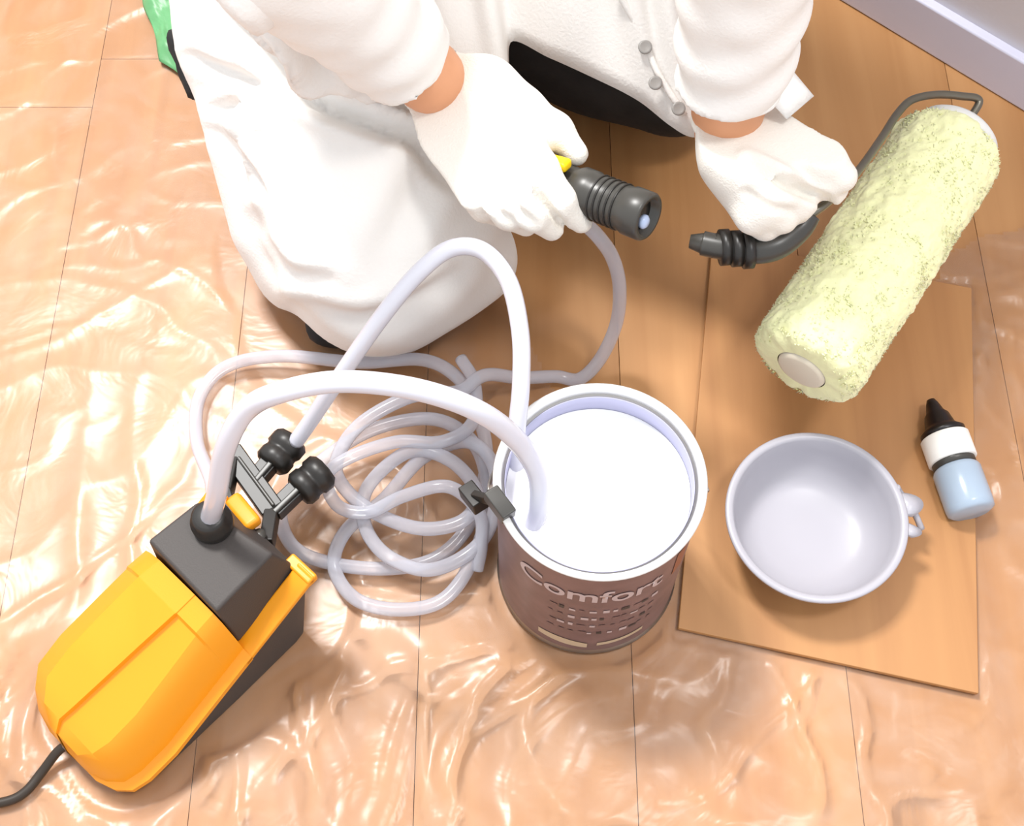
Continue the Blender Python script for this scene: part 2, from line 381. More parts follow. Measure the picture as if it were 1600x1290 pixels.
def body_sdf(P):
    d = rc(P, (0, 1.10, .42), (0, 1.12, .80), .10, .12)
    d = smin(d, rc(P, (-.17, 1.12, .86), (.17, 1.12, .86), .055, .055), .06)
    d = smin(d, rc(P, (0, 1.11, .88), (0, 1.06, .97), .055, .05), .04)
    # head bowed towards the work
    f = Vector((0.05, -.80, -.60)).normalized(); upv = (Vector((0, -.45, .89))-f*f.dot(Vector((0, -.45, .89)))).normalized(); sd_ = upv.cross(f)
    hc = Vector((0, 1.00, 1.06)); R = np.array([list(sd_), list(-f), list(upv)]).T
    h = ell(P, hc, (.074, .092, .088), R)
    h = smin(h, ell(P, hc+f*.030-upv*.055, (.055, .060, .062), R), .04)
    h = smin(h, ell(P, hc+f*.070-upv*.100, (.022, .020, .018), R), .03)
    h = smin(h, rc(P, hc+f*.090-upv*.010, hc+f*.112-upv*.048, .008, .013), .012)
    h = smin(h, rc(P, hc+f*.074-upv*.080-sd_*.018, hc+f*.074-upv*.080+sd_*.018, .006, .006), .006)
    h = smin(h, rc(P, hc+f*.078+upv*.008-sd_*.04, hc+f*.078+upv*.008+sd_*.04, .009, .009), .012)
    for s in (-1, 1):
        h = smin(h, ell(P, hc+sd_*s*.077-upv*.022+f*.0, (.008, .018, .030), R), .006)
        h = np.maximum(h, -(ell(P, hc+sd_*s*.032+f*.094-upv*.012, (.016, .008, .008), R)))
        h = np.minimum(h, ell(P, hc+sd_*s*.031+f*.078-upv*.012, (.012, .012, .012), R))
    d = smin(d, h, .025)
    for sh, el, wr in ((SH_R, EL_R, WR_R), (SH_L, EL_L, WR_L)):
        d = smin(d, rc(P, sh, el, .048, .040), .03); d = smin(d, rc(P, el, wr, .034, .0285), .02)
        e = Vector(wr)+(Vector(wr)-Vector(el)).normalized()*.03; d = smin(d, rc(P, wr, e, .0285, .026), .01)
    d = smin(d, rc(P, (-.08, 1.08, .40), KNEE, .085, .055), .04)
    d = smin(d, rc(P, (.09, 1.08, .40), a3(965, 10, .10), .085, .055), .04)
    return d
def crease(me, lines):
    """press fold valleys with raised lips into cloth along the given lines"""
    n = len(me.vertices); co = np.empty(n*3, dtype=np.float32); me.vertices.foreach_get('co', co); co = co.reshape(-1, 3)
    nm = np.empty(n*3, dtype=np.float32); me.vertices.foreach_get('normal', nm); nm = nm.reshape(-1, 3)
    s, c = math.sin(TILT), math.cos(TILT); dz = co[:, 2]-CAM_H; dep = co[:, 1]*s-dz*c; u = co[:, 1]*c+dz*s
    X = 800+FPX*co[:, 0]/dep; Y = 645-FPX*u/dep; out = np.zeros(n)
    front = (nm*(np.array([0, 0, CAM_H])-co)).sum(1) > 0
    for pts, w, d in lines:
        q = spline([Vector((a, b, 0)) for a, b in pts], 8); best = np.full(n, 1e9); sg = np.zeros(n); tt = np.zeros(n)
        for i in range(len(q)-1):
            a, b = q[i], q[i+1]; v = b-a; L2 = v.length_squared; t = np.clip(((X-a.x)*v.x+(Y-a.y)*v.y)/L2, 0, 1)
            ex, ey = X-a.x-t*v.x, Y-a.y-t*v.y; D = np.hypot(ex, ey); m = D < best
            best[m] = D[m]; sg[m] = np.sign(v.x*ey-v.y*ex)[m]; tt[m] = ((i+t)/(len(q)-1))[m]
        fade = np.sin(PI*np.clip(tt*.9+.05, 0, 1))**.5; p = best/w
        out += fade*d*(-np.exp(-p*p)+.45*np.exp(-((p-1.9)/.9)**2)*np.where(sg < 0, 1.3, .6))
    out = np.where(front, out, 0); co = co+nm*out[:, None]; me.vertices.foreach_set('co', co.astype(np.float32).ravel()); me.update()
def build_person():
    me = surfnet('person', body_sdf, (-.42, .52, .02), (.42, 1.30, 1.20), .0065)
    body = link('person', me, M['skin'])
    tag(body, 'person in white coat and white gloves kneeling, holding spray gun and paint roller', 'person')
    # hair
    f = Vector((0.05, -.80, -.60)).normalized(); upv = (Vector((0, -.45, .89))-f*f.dot(Vector((0, -.45, .89)))).normalized(); sd_ = upv.cross(f); hc = Vector((0, 1.00, 1.06))
    R = np.array([list(sd_), list(-f), list(upv)]).T
    def hs(P):
        d = ell(P, hc-f*.008+upv*.010, (.083, .098, .094), R)
        d = np.maximum(d, -half(P, hc+f*.050+upv*.035, tuple(-f*.75+upv*.55)))
        return d
    link('hair', surfnet('hair', hs, (-.12, .86, .92), (.12, 1.16, 1.20), .005), M['hair'], body)
    # trousers and boots: the far leg's black knee shows under the coat hem
    K2 = a3(955, 20, .105)
    def ts(P):
        d = rc(P, (-.15, 1.10, .28), a3(568, 346, .100), .100, .095)
        d = smin(d, rc(P, a3(568, 346, .080), (-.24, 1.18, .085), .078, .055), .03)
        d = smin(d, rc(P, (.09, 1.10, .38), K2, .115, .100), .05)
        d = smin(d, rc(P, a3(860, 15, .12), a3(1055, 105, .105), .085, .072), .04)
        d = smin(d, rc(P, K2, (.03, 1.24, .075), .085, .055), .03)
        d = smin(d, rc(P, (-.06, 1.12, .42), (.06, 1.12, .42), .14, .14), .04)
        d = np.minimum(d, rc(P, a3(512, 507, .028), a3(585, 515, .028), .0235, .022))
        d = np.minimum(d, rc(P, a3(366, 305, .08), a3(348, 225, .10), .012, .011)); d = np.minimum(d, rc(P, a3(306, 140, .17), a3(276, 60, .20), .012, .011))
        return np.maximum(d, -(P[..., 2]-.007))
    link('trousers', surfnet('trousers', ts, (-.45, .50, .0), (.36, 1.44, .60), .0085), M['trousers'], body)
    for x, y0 in ((-.245, 1.20), (.025, 1.26)):
        def bs(P, x=x, y0=y0):
            d = rc(P, (x, y0-.01, .085), (x, y0+.02, .10), .050, .046); d = smin(d, rc(P, (x, y0+.02, .10), (x, y0+.09, .05), .045, .040), .02)
            return np.maximum(d, -(P[..., 2]-.007))
        link('boot', surfnet('boot', bs, (x-.08, y0-.10, 0), (x+.08, y0+.18, .20), .007), M['boot'], body)
    # the coat: torso, skirt over the near thigh, sleeves
    dR, dL = unit(EL_R, CUFF_R), unit(EL_L, CUFF_L)
    def nz(P, f, amp, seed):
        x, y, z = P[..., 0], P[..., 1], P[..., 2]
        return amp*(np.sin(x*f+1.7*np.sin(y*f*.6+seed))*np.cos(y*f*.8+1.3*np.sin(z*f*.7+seed*2))+.5*np.sin((x+z)*f*1.9+seed)*np.cos((y-z)*f*1.7))
    def cs(P):
        thigh = rc(P, (-.175, 1.08, .30), a3(592, 345, .118), .135, .118)
        thigh = smin(thigh, rc(P, a3(466, 425, .052), a3(600, 475, .046), .044, .044), .035)    # cloth gathered at the knee
        thigh = smin(thigh, rc(P, a3(640, 455, .06), a3(745, 410, .07), .045, .04), .03)
        thigh = smin(thigh, rc(P, a3(418, 350, .09), a3(368, 60, .20), .036, .05), .03); thigh = smin(thigh, rc(P, a3(368, 60, .20), a3(320, -160, .28), .05, .06), .03)
        # draped pleats
        for (a, b, r, k) in ((a3(370, 190, .22), a3(500, 190, .245), .010, .02), (a3(400, 250, .20), a3(470, 420, .10), .010, .02),
                             (a3(430, 380, .13), a3(520, 450, .11), .012, .02)):
            thigh = smin(thigh, rc(P, a, b, r, r), k)
        thigh = thigh+nz(P, 22, .0042, .5)
        torso = rc(P, (0, 1.10, .46), (0, 1.12, .80), .165, .165)
        torso = smin(torso, rc(P, (-.17, 1.12, .85), (.17, 1.12, .85), .085, .085), .07)
        upper = smin(torso, rc(P, (-.20, 1.0, .50), a3(470, 0, .395), .09, .035), .05)
        upper = smin(upper, rc(P, a3(470, 0, .395), a3(590, 110, .300), .042, .026), .03)
        upper = smin(upper, rc(P, a3(400, -60, .42), a3(520, 85, .335), .03, .020), .02)
        upper = upper+nz(P, 30, .003, 2.1)
        d = smin(upper, thigh, .012)
        R0 = rc(P, SH_R, EL_R, .078, .056); L0 = rc(P, SH_L, EL_L, .078, .054)
        d = smin(d, np.minimum(R0, L0)+nz(P, 34, .0025, 4.0), .015)
        neck = rc(P, (0, 1.11, .87), (0, 1.02, 1.05), .066, .09); d = np.maximum(d, -neck)
        # hollow where the other leg comes out
        d = np.maximum(d, -rc(P, (.09, 1.02, .33), a3(930, 60, .13), .10, .11))
        return np.maximum(d, -(P[..., 2]-.0085))
    cm = surfnet('coat', cs, (-.46, .50, .0), (.46, 1.34, 1.02), .0055)
    crease(cm, [([(300, -30), (350, 20), (400, 62), (452, 130), (520, 170), (590, 196), (655, 222), (705, 280)], 14, .028), ([(296, 88), (350, 112), (450, 146)], 10, .010),
                ([(335, 172), (410, 160), (500, 152)], 10, .010), ([(335, 205), (372, 250), (405, 300), (420, 350)], 11, .010), ([(400, 340), (415, 390), (450, 430), (510, 440)], 14, .009),
                ([(455, 70), (500, 105), (525, 140)], 12, .014), ([(540, 110), (590, 140), (640, 172)], 11, .010), ([(470, 480), (560, 505), (640, 480), (720, 430)], 18, .012),
                ([(680, 250), (640, 320), (600, 400)], 26, .010), ([(560, 0), (600, 30), (660, 40)], 12, .012), ([(700, 5), (720, 60), (715, 110)], 12, .010)])
    coat = link('coat', cm, M['coat'], body)
    sm = coat.modifiers.new('smooth', 'SMOOTH'); sm.iterations = 3; sm.factor = .5
    for el, cf, dd, r0, r1, sd in ((EL_R, CUFF_R, dR, .058, .041, 4.0), (EL_L, CUFF_L, dL, .056, .042, 1.3)):
        def ss(P):
            c = Vector(cf); v = Vector(dd)
            d = rc(P, el, tuple(c+v*.06), r0, r1)
            L0 = (c-Vector(el)).length
            t = np.clip(((P-np.array(el, dtype=np.float32))@np.array(dd, dtype=np.float32))/L0, 0, 1)
            d = d+nz(P, 38, .0030, sd)*(1-t*.4)+.0022*np.sin(t*26+3*np.sin(P[..., 0]*25+sd))*np.clip(t*1.6-.3, 0, 1)
            d = np.maximum(d, half(P, cf, dd)); return np.maximum(d, -rc(P, tuple(c-v*.06), tuple(c+v*.12), .0305, .0315))
        lo_ = [min(el[i], cf[i])-.08 for i in range(3)]; hi_ = [max(el[i], cf[i])+.08 for i in range(3)]
        sl = link('sleeve', surfnet('sleeve', ss, lo_, hi_, .0038), M['coat'], body); m_ = sl.modifiers.new('smooth', 'SMOOTH'); m_.iterations = 2
    # front panel of the coat hanging between the arms
    hem = [a3(*p) for p in ((690, 175, .235), (760, 170, .235), (793, 150, .24), (797, 66, .262), (860, 90, .262), (930, 122, .258), (1000, 158, .252), (1048, 196, .245), (1086, 214, .243), (1112, 190, .25), (1150, 130, .27), (1190, 90, .28))]
    top = [(-.12+i*.25/11, 1.03, .60+.006*math.sin(i*1.7)) for i in range(12)]
    hs_ = spline(hem, 8); ts_ = spline(top, 8); vs = []; fs = []; K = 26
    for i, (h_, t_) in enumerate(zip(hs_, ts_)):
        for k in range(K+1):
            t = k/K; p = h_.lerp(t_, t); w = math.sin(i*.42+1.5*math.sin(i*.11)+t*.8)*.006*(1-t*.3)*min(1, t*5)
            p = p+Vector((0, -w*.6, w)); vs.append(p)
    for i in range(len(hs_)-1):
        for k in range(K): a = i*(K+1)+k; fs.append((a, a+1, a+K+2, a+K+1))
    pn = link('coat_front', mesh('coat_front', vs, fs), M['coat'], body); so = pn.modifiers.new('solid', 'SOLIDIFY'); so.thickness = .003; so.offset = 0
    # placket edge and buttons
    pl = spline([a3(955, -30, .338), a3(1000, 50, .302), a3(1030, 118, .280), a3(1070, 180, .260)], 10)
    sweep('placket', pl, .0028, M['coat'], body, 8)
    for p in ((1008, 74, .296), (1024, 130, .280), (1060, 170, .268)):
        o = lathe('button', [(0, -.001), (.0055, -.001), (.0062, .001), (.0055, .0022), (.004, .0016), (0, .0016)], at(*p), (0, -.45, .9), M['button'], body, 20)
    # cuffs: turned edges
    for c, d, r in ((CUFF_R, dR, .0360), (CUFF_L, dL, .0365)):
        x, y, z = frame_from(d); cc = Vector(c)
        ring = [cc+(x*math.cos(2*PI*k/40)+y*math.sin(2*PI*k/40))*(r+.001*math.sin(k*1.1)) for k in range(41)]
        sweep('sleeve_cuff', ring, .0058, M['coat'], body, 8, ends=False)
    # turned back corner of the left cuff
    tri = [a3(1170, 60, .362), a3(1222, 90, .348), a3(1272, 150, .325), a3(1230, 186, .318), a3(1186, 140, .340)]
    bm = bmesh.new(); v = [bm.verts.new(p) for p in tri]; cv = bm.verts.new(sum((Vector(p) for p in tri), Vector())/5+Vector((0, -.002, .008)))
    for i in range(5): bm.faces.new((v[i], v[(i+1) % 5], cv))
    bmesh.ops.subdivide_edges(bm, edges=bm.edges, cuts=2, use_grid_fill=True)
    fl = link('cuff_flap', bm_mesh('cuff_flap', bm), M['coat'], body); so = fl.modifiers.new('solid', 'SOLIDIFY'); so.thickness = .004
    # gloves
    def chain(P, pts, rs, d, k):
        for i in range(len(pts)-1): 
            s = rc(P, pts[i], pts[i+1], rs[i], rs[i+1]); d = s if d is None else (np.minimum(d, s) if k == 0 else smin(d, s, k))
        return d
    def glove_r(P):
        d = rc(P, a3(672, 122, .300), a3(735, 178, .298), .033, .042)
        d = smin(d, rc(P, a3(735, 178, .298), a3(790, 240, .292), .040, .034), .02)
        d = smin(d, rc(P, a3(722, 195, .288), a3(752, 268, .280), .034, .028), .02)
        d = smin(d, rc(P, a3(762, 140, .296), a3(800, 185, .290), .026, .022), .02)
        F = [([a3(800, 222, .302), a3(846, 262, .300), a3(876, 312, .283), a3(908, 346, .258)], [.0155, .0135, .0122, .0100]),
             ([a3(772, 246, .304), a3(808, 296, .302), a3(832, 336, .282), a3(862, 358, .256)], [.0155, .0135, .0120, .0100]),
             ([a3(748, 258, .300), a3(773, 304, .296), a3(793, 336, .276), a3(822, 352, .252)], [.0150, .0128, .0115, .0095]),
             ([a3(722, 252, .292), a3(736, 300, .288), a3(756, 326, .268), a3(785, 340, .246)], [.0135, .0115, .0105, .0090])]
        fin = None
        for p, r in F:
            c = chain(P, p, r, None, .006); fin = c if fin is None else smin(fin, c, .0050)
        d = smin(d, fin, .014)
        d = smin(d, rc(P, a3(822, 268, .294), a3(842, 298, .288), .0135, .012), .006)
        th = chain(P, [a3(762, 150, .292), a3(820, 172, .298), a3(868, 204, .292), a3(900, 240, .282)], [.021, .0165, .0140, .0105], None, .008)
        d = smin(d, th, .012)
        return np.maximum(d, -half(P, a3(704, 146, .298), unit(EL_R, WR_R)))
    def glove_l(P):
        d = rc(P, a3(1146, 178, .308), a3(1172, 240, .298), .032, .039)
        d = smin(d, rc(P, a3(1165, 240, .295), a3(1190, 305, .280), .036, .026), .02)
        th = chain(P, [a3(1195, 195, .308), a3(1240, 222, .310), a3(1285, 250, .305), a3(1315, 276, .298)], [.024, .0205, .0175, .0130], None, .008)
        ix = chain(P, [a3(1195, 235, .292), a3(1245, 262, .294), a3(1285, 285, .288), a3(1305, 296, .280)], [.018, .0150, .0130, .0110], None, .006)
        F = [([a3(1180, 268, .286), a3(1215, 305, .290), a3(1248, 320, .278), a3(1246, 334, .258)], [.0165, .0140, .0125, .0105]),
             ([a3(1168, 290, .280), a3(1190, 328, .284), a3(1222, 340, .272), a3(1226, 350, .252)], [.0160, .0135, .0120, .0100]),
             ([a3(1155, 292, .274), a3(1176, 340, .276), a3(1196, 354, .262), a3(1208, 360, .246)], [.0145, .0125, .0110, .0090])]
        fin = None
        for p, r in F:
            c = chain(P, p, r, None, .006); fin = c if fin is None else smin(fin, c, .0035)
        d = smin(d, fin, .012); d = smin(d, smin(th, ix, .004), .010)
        return np.maximum(d, -half(P, a3(1146, 182, .306), unit(EL_L, WR_L)))
    mr_ = surfnet('glove', glove_r, (-.14, .50, .20), (.10, .84, .38), .0024); ml_ = surfnet('glove', glove_l, (.10, .50, .20), (.34, .84, .38), .0024)
    crease(mr_, [([(812, 262), (850, 315), (878, 350)], 6, .006), ([(778, 280), (808, 325), (835, 350)], 6, .005), ([(752, 290), (772, 325), (800, 345)], 6, .004)])
    crease(ml_, [([(1168, 256), (1220, 284), (1290, 312)], 9, .011), ([(1165, 300), (1200, 322), (1235, 330)], 6, .004)])
    gr = link('glove', mr_, M['glove'], body); gr['label'] = 'white knit glove gripping black spray gun'
    gl = link('glove', ml_, M['glove'], body); gl['label'] = 'white knit glove pinching steel roller frame'
    for g in (gr, gl):
        s = g.modifiers.new('smooth', 'SMOOTH'); s.iterations = 2; s.factor = .5
    for c, dd, r in ((a3(706, 148, .298), unit(EL_R, WR_R), .0330), (a3(1146, 182, .306), unit(EL_L, WR_L), .0335)):
        x, y, z = frame_from(dd); cc = Vector(c)+z*.004
        sweep('glove_cuff', [cc+(x*math.cos(2*PI*k/40)+y*math.sin(2*PI*k/40))*(r-.0015) for k in range(41)], .0030, M['glove'], body, 8, ends=False)
build_person()

# ---------------------------------------------------------------- electric paint pump
UO = Vector((-.310, .200, 0)); UE = Vector((.677, .737, 0)).normalized(); UV = Vector((-UE.y, UE.x, 0))
pump = empty('paint_pump', UO+UE*.09+UV*.065, 'yellow and dark grey electric paint pump with hose socket and black cord', 'paint pump')
def up(u, v, z): return UO+UE*u+UV*v+Vector((0, 0, z))
def zf(u): return .014+.10*max(0, min(1, (u+.02)/.23))
def loft(name, secs, m, parent, closed=True, bev=.003):
    bm = bmesh.new(); R = [[bm.verts.new(p) for p in s] for s in secs]; n = len(secs[0])
    for a, b in zip(R[:-1], R[1:]):
        for k in range(n if closed else n-1): bm.faces.new((a[k], a[(k+1) % n], b[(k+1) % n], b[k]))
    if closed: bm.faces.new(R[0]); bm.faces.new(R[-1][::-1])
    o = link(name, bm_mesh(name, bm), m, parent)
    if bev: bevel(o, bev, 3, .5)
    return o
# dark base under the sloping parting line
secs = []
for u, wl, wr in ((-.018, .108, .030), (-.008, .122, .012), (.01, .128, .004), (.10, .122, .002), (.19, .118, .002), (.206, .114, .004)):
    uu = u if u < .2 else .206
    lo_u = u if u < .1 else u-.022*(u-.1)/.1
    secs.append([up(lo_u, wr+.002, .0005), up(lo_u, wl-.002, .0005), up(u, wl, zf(u)), up(u, wr, zf(u))])
loft('base', secs, M['dark'], pump, bev=.004)
# yellow cover
def ysec(u, l, r, zt, g, step=.006, drop=0):
    f = zf(u)
    return [up(u, r-.004, f), up(u, r-.004, f+.008), up(u, r+.006, f+.009), up(u, r+.010, (f+zt)/2), up(u, r+.019, zt-.010), up(u, r+.028, zt-.002), up(u, g-.0006, zt), up(u, g, zt+step),
            up(u, l-.026, zt+step), up(u, l-.010, zt-.012), up(u, l+.004, (f+zt)*.5), up(u, l+.004, f)]
secs = [ysec(-.032, .092, .040, .040, .072, .0), ysec(-.026, .110, .022, .062, .076, .003), ysec(-.016, .124, .010, .072, .078, .0055), ysec(.0, .136, .004, .080, .074), ysec(.03, .136, .000, .094, .068),
        ysec(.07, .130, .000, .113, .060), ysec(.106, .124, .000, .131, .052), ysec(.108, .124, .000, .136, .0515, .001), ysec(.128, .120, .000, .141, .050, .001)]
loft('cover', secs, M['yellow'], pump, bev=.0025)
# flange that runs on past the head, both sides and the front corner
for s0, s1 in (((-.004), .016), (.104, .124)):
    secs = [[up(u, s0, zf(u)), up(u, s1, zf(u)), up(u, s1, zf(u)+.008), up(u, s0, zf(u)+.008)] for u in (.120, .16, .208)]
    loft('cover_rail', secs, M['yellow'], pump, bev=.002)
secs = [[up(.200, v, zf(.2)-.0), up(.211, v, zf(.2)-.0), up(.211, v, zf(.2)+.010), up(.200, v, zf(.2)+.010)] for v in (-.004, .026)]
loft('cover_corner', secs, M['yellow'], pump, bev=.002)
# groove in the cover: shadow gap piece
# pump head
hd = loft('pump_head', [[up(.1285, .012, .088), up(.206, .016, .108), up(.206, .112, .108), up(.1285, .116, .088)],
                   [up(.1295, .0225, .152), up(.195, .0255, .152), up(.182, .106, .152), up(.132, .110, .152)]], M['dark'], pump, bev=.003)
cc = up(.178, .080, .150)
lathe('hose_socket', [(0, 0), (.016, 0), (.0175, .004), (.0175, .012), (.0145, .015), (.0145, .022), (.0115, .024), (0, .024)], cc, (0, 0, 1), M['black'], pump, 32)
# clip frame at the front
zb = .09
def pb(px, py, z=zb): return at(px, py, z)
def bar(name, a, b, w, h, m, parent, bev=.0012):
    a, b = Vector(a), Vector(b); x = (b-a).normalized(); z = Vector((0, 0, 1)); z = (z-x*z.dot(x)).normalized(); y = z.cross(x)
    bm = bmesh.new()
    vs = [bm.verts.new(p+y*sy*w/2+z*sz*h/2) for p in (a, b) for sy, sz in ((-1, -1), (1, -1), (1, 1), (-1, 1))]
    for f in ((0, 1, 2, 3), (7, 6, 5, 4), (0, 4, 5, 1), (1, 5, 6, 2), (2, 6, 7, 3), (3, 7, 4, 0)): bm.faces.new([vs[i] for i in f])
    return bevel(link(name, bm_mesh(name, bm), m, parent), bev, 2)
clip = bar('clip_frame', pb(362, 708), pb(428, 800), .021, .018, M['black'], pump)
bar('clip_frame_ridge', pb(372, 714, .1), pb(428, 790, .1), .0035, .004, M['black2'], clip)
for a, b, c, d in (((398, 752), (432, 712), (426, 722), (458, 684)), ((428, 800), (478, 752), (470, 764), (520, 722))):
    ar = bar('clip_arm', pb(*a), pb(*b), .0165, .014, M['black'], pump); bar('clip_arm_ridge', pb(*a, zb+.008), pb(*b, zb+.009), .005, .004, M['black2'], ar)
    c, d = pb(*c), pb(*d); x = (d-c).normalized()
    lathe('clip_knob', [(0, -.004), (.014, -.004), (.0175, .000), (.0175, .008), (.0160, .010), (.0160, .014), (.0180, .016), (.0180, .025), (.0140, .029), (0, .029)], c, x, M['black'], pump, 8)
bar('clip_stem', pb(426, 796), up(.203, .055, .100), .012, .016, M['black'], pump)
bar('clip_stem', pb(366, 714), up(.196, .104, .105), .011, .016, M['black'], pump)
lv = bar('lever', pb(362, 778, .112), pb(398, 822, .118), .016, .012, M['yellow'], pump, .004)
bar('lever_hinge', pb(352, 768, .108), up(.200, .092, .112), .011, .012, M['black'], pump)
lathe('release_button', [(0, 0), (.006, 0), (.006, .004), (0, .005)], up(.203, .062, .109), (0, 0, 1), M['black2'], pump, 16)
# cord
sweep('power_cord', spline([up(-.022, .075, .022), at(92, 1172, .018), at(66, 1205, .010), at(40, 1236, .0085), at(8, 1252, .0085), at(-60, 1262, .0085), at(-140, 1300, .0085)], 12), .0042, M['cord'], pump)

# ---------------------------------------------------------------- paint can
cb = Vector((.0700, .4005, .0022))
can = empty('paint_can', cb, 'open paint can with purple brown printed label, brim full of white paint', 'paint can')
CR = .0828; CH = .213
lathe('can_body', [(0, 0), (CR-.003, 0), (CR, .001), (CR+.0012, .004), (CR-.0008, .0065), (CR-.001, .009), (CR-.001, CH-.008), (CR+.0015, CH-.005), (CR+.0022, CH-.001), (CR+.0005, CH), (CR-.0035, CH-.0015),
                   (CR-.0045, CH-.006), (CR-.0065, CH-.0065), (CR-.0065, .02), (0, .02)], cb, (0, 0, 1), M['tin'], can, 96)
def ring_shell(name, r, z0, z1, a0, a1, m, parent, n=80, wob=None):
    vs = []; fs = []
    for i in range(n+1):
        a = a0+(a1-a0)*i/n; w = wob(i/n) if wob else (0, 0)
        for z in (z0+w[0], z1+w[1]): vs.append(cb+Vector((math.cos(a)*r, math.sin(a)*r, z)))
    for i in range(n): fs.append((2*i, 2*i+2, 2*i+3, 2*i+1))
    return link(name, mesh(name, vs, fs), m, parent)
lab = ring_shell('can_label', CR-.0004, .010, CH-.010, 0, 2*PI, M['label'], can, 96)
a_ = lambda d: math.radians(d)
ring_shell('label_band', CR+.0001, .020, .032, a_(-124), a_(-92), M['print2'], lab, 30, lambda t: (.006*(1-t), .006*(1-t)+.003*math.sin(t*PI)))
ring_shell('label_band', CR+.0001, .026, .034, a_(-86), a_(-56), M['print2'], lab, 30, lambda t: (.006*t, .006*t))
ring_shell('label_patch', CR+.0001, .140, .190, a_(-42), a_(-32), M['print3'], lab, 8)
for i in range(44):      # rows of small print, too small to read
    row = i % 4; a0 = -118+ (i//4)*6.2 + random.uniform(-1, 1)
    ring_shell('label_print', CR+.0001, 0.062+row*.020, 0.062+row*.020+random.uniform(.004, .007), a_(a0), a_(a0+random.uniform(2.5, 5)), M['print1'] if random.random() < .35 else M['dark'] if random.random() < .3 else M['label'], lab, 4)
tcv = bpy.data.curves.new('lettering', 'FONT'); tcv.body = 'Comfort'; tcv.size = .036; tcv.align_x = 'CENTER'; tcv.extrude = 0; tcv.offset = .0006
to = bpy.data.objects.new('tmp', tcv); C.objects.link(to); bpy.context.view_layer.update()
tm = bpy.data.meshes.new_from_object(to.evaluated_get(bpy.context.evaluated_depsgraph_get())); C.objects.unlink(to); bpy.data.objects.remove(to)
bm = bmesh.new(); bm.from_mesh(tm); bmesh.ops.triangulate(bm, faces=bm.faces); bmesh.ops.subdivide_edges(bm, edges=[e for e in bm.edges if e.calc_length() > .008], cuts=2)
for v in bm.verts:
    a = a_(-96)+v.co.x/CR; z = .152+v.co.y*1.05; v.co = cb+Vector((math.cos(a)*(CR+.0003), math.sin(a)*(CR+.0003), z))
bm.to_mesh(tm); bm.free(); tm.name = 'lettering'; lt = link('lettering', tm, M['print1'], lab, smooth=False)
# inside wall smeared with paint and the paint itself
lathe('painted_rim', [(CR+.0008, CH-.0035), (CR+.0026, CH-.001), (CR+.001, CH+.0006), (CR-.0035, CH-.001), (CR-.0048, CH-.0065), (CR-.0042, CH-.0065), (CR+.0008, CH-.0035)], cb, (0, 0, 1), M['cap'], can, 96, caps=False)
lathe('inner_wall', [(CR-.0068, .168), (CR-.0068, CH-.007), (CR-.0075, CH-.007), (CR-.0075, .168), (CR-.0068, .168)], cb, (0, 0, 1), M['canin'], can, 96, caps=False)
vs = [cb+Vector((0, 0, .184))]; fs = []; nr, na = 16, 72
for i in range(1, nr+1):
    for k in range(na):
        a = 2*PI*k/na; r = (CR-.0077)*i/nr; z = .1835+.0006*math.sin(r*90+a*3)+(.002 if i == nr else 0); vs.append(cb+Vector((math.cos(a)*r, math.sin(a)*r, z)))
for k in range(na): fs.append((0, 1+k, 1+(k+1) % na))
for i in range(nr-1):
    for k in range(na): a = 1+i*na+k; b = 1+i*na+(k+1) % na; fs.append((a, a+na, b+na, b))
link('paint', mesh('paint', vs, fs), M['paint'], can)
for s in (180, 4):
    d = Vector((math.cos(a_(s)), math.sin(a_(s)), 0))
    lathe('handle_ear', [(0, 0), (.009, 0), (.009, .002), (.0055, .004), (.0045, .007), (0, .0075)], cb+d*(CR-.001)+Vector((0, 0, CH-.026)), d, M['tin'], can, 24)
bl = []
for k in range(33):
    t = PI*k/32; x = math.cos(t)*(CR+.006); s = math.sin(t)
    bl.append(cb+Vector((x, s*(CR+.010)+.0, CH-.026-s*.075)))
sweep('wire_handle', bl, .0016, M['tin'], can, 8)

# ---------------------------------------------------------------- hoses
HR = .0072
def hose(name, pts, m, label, r=HR, n=12, parent=None):
    o = sweep(name, spline(pts, n), r, m, parent, 14); return tag(o, label, 'hose') if label else o
h1 = hose('hose', [up(.178, .080, .166), a3(338, 775, .215), a3(352, 700, .275), a3(385, 640, .315), a3(440, 612, .340), a3(530, 596, .350), a3(640, 606, .345), a3(735, 636, .325), a3(800, 680, .285), a3(838, 735, .240), a3(842, 790, .205), a3(828, 828, .172), a3(820, 842, .150)],
          M['hose_white'], 'milky white suction hose arching from the yellow pump to the can', .0082)
h2 = hose('hose', [a3(462, 690, .100), a3(490, 650, .130), a3(540, 575, .190), a3(600, 490, .240), a3(655, 425, .265), a3(705, 388, .275), a3(755, 392, .275), a3(795, 440, .268), a3(813, 520, .255), a3(814, 600, .238), a3(808, 665, .215), a3(806, 720, .188), a3(812, 765, .155)],
          M['hose_white'], 'white return hose standing in a tall loop in front of the knee', .0074)
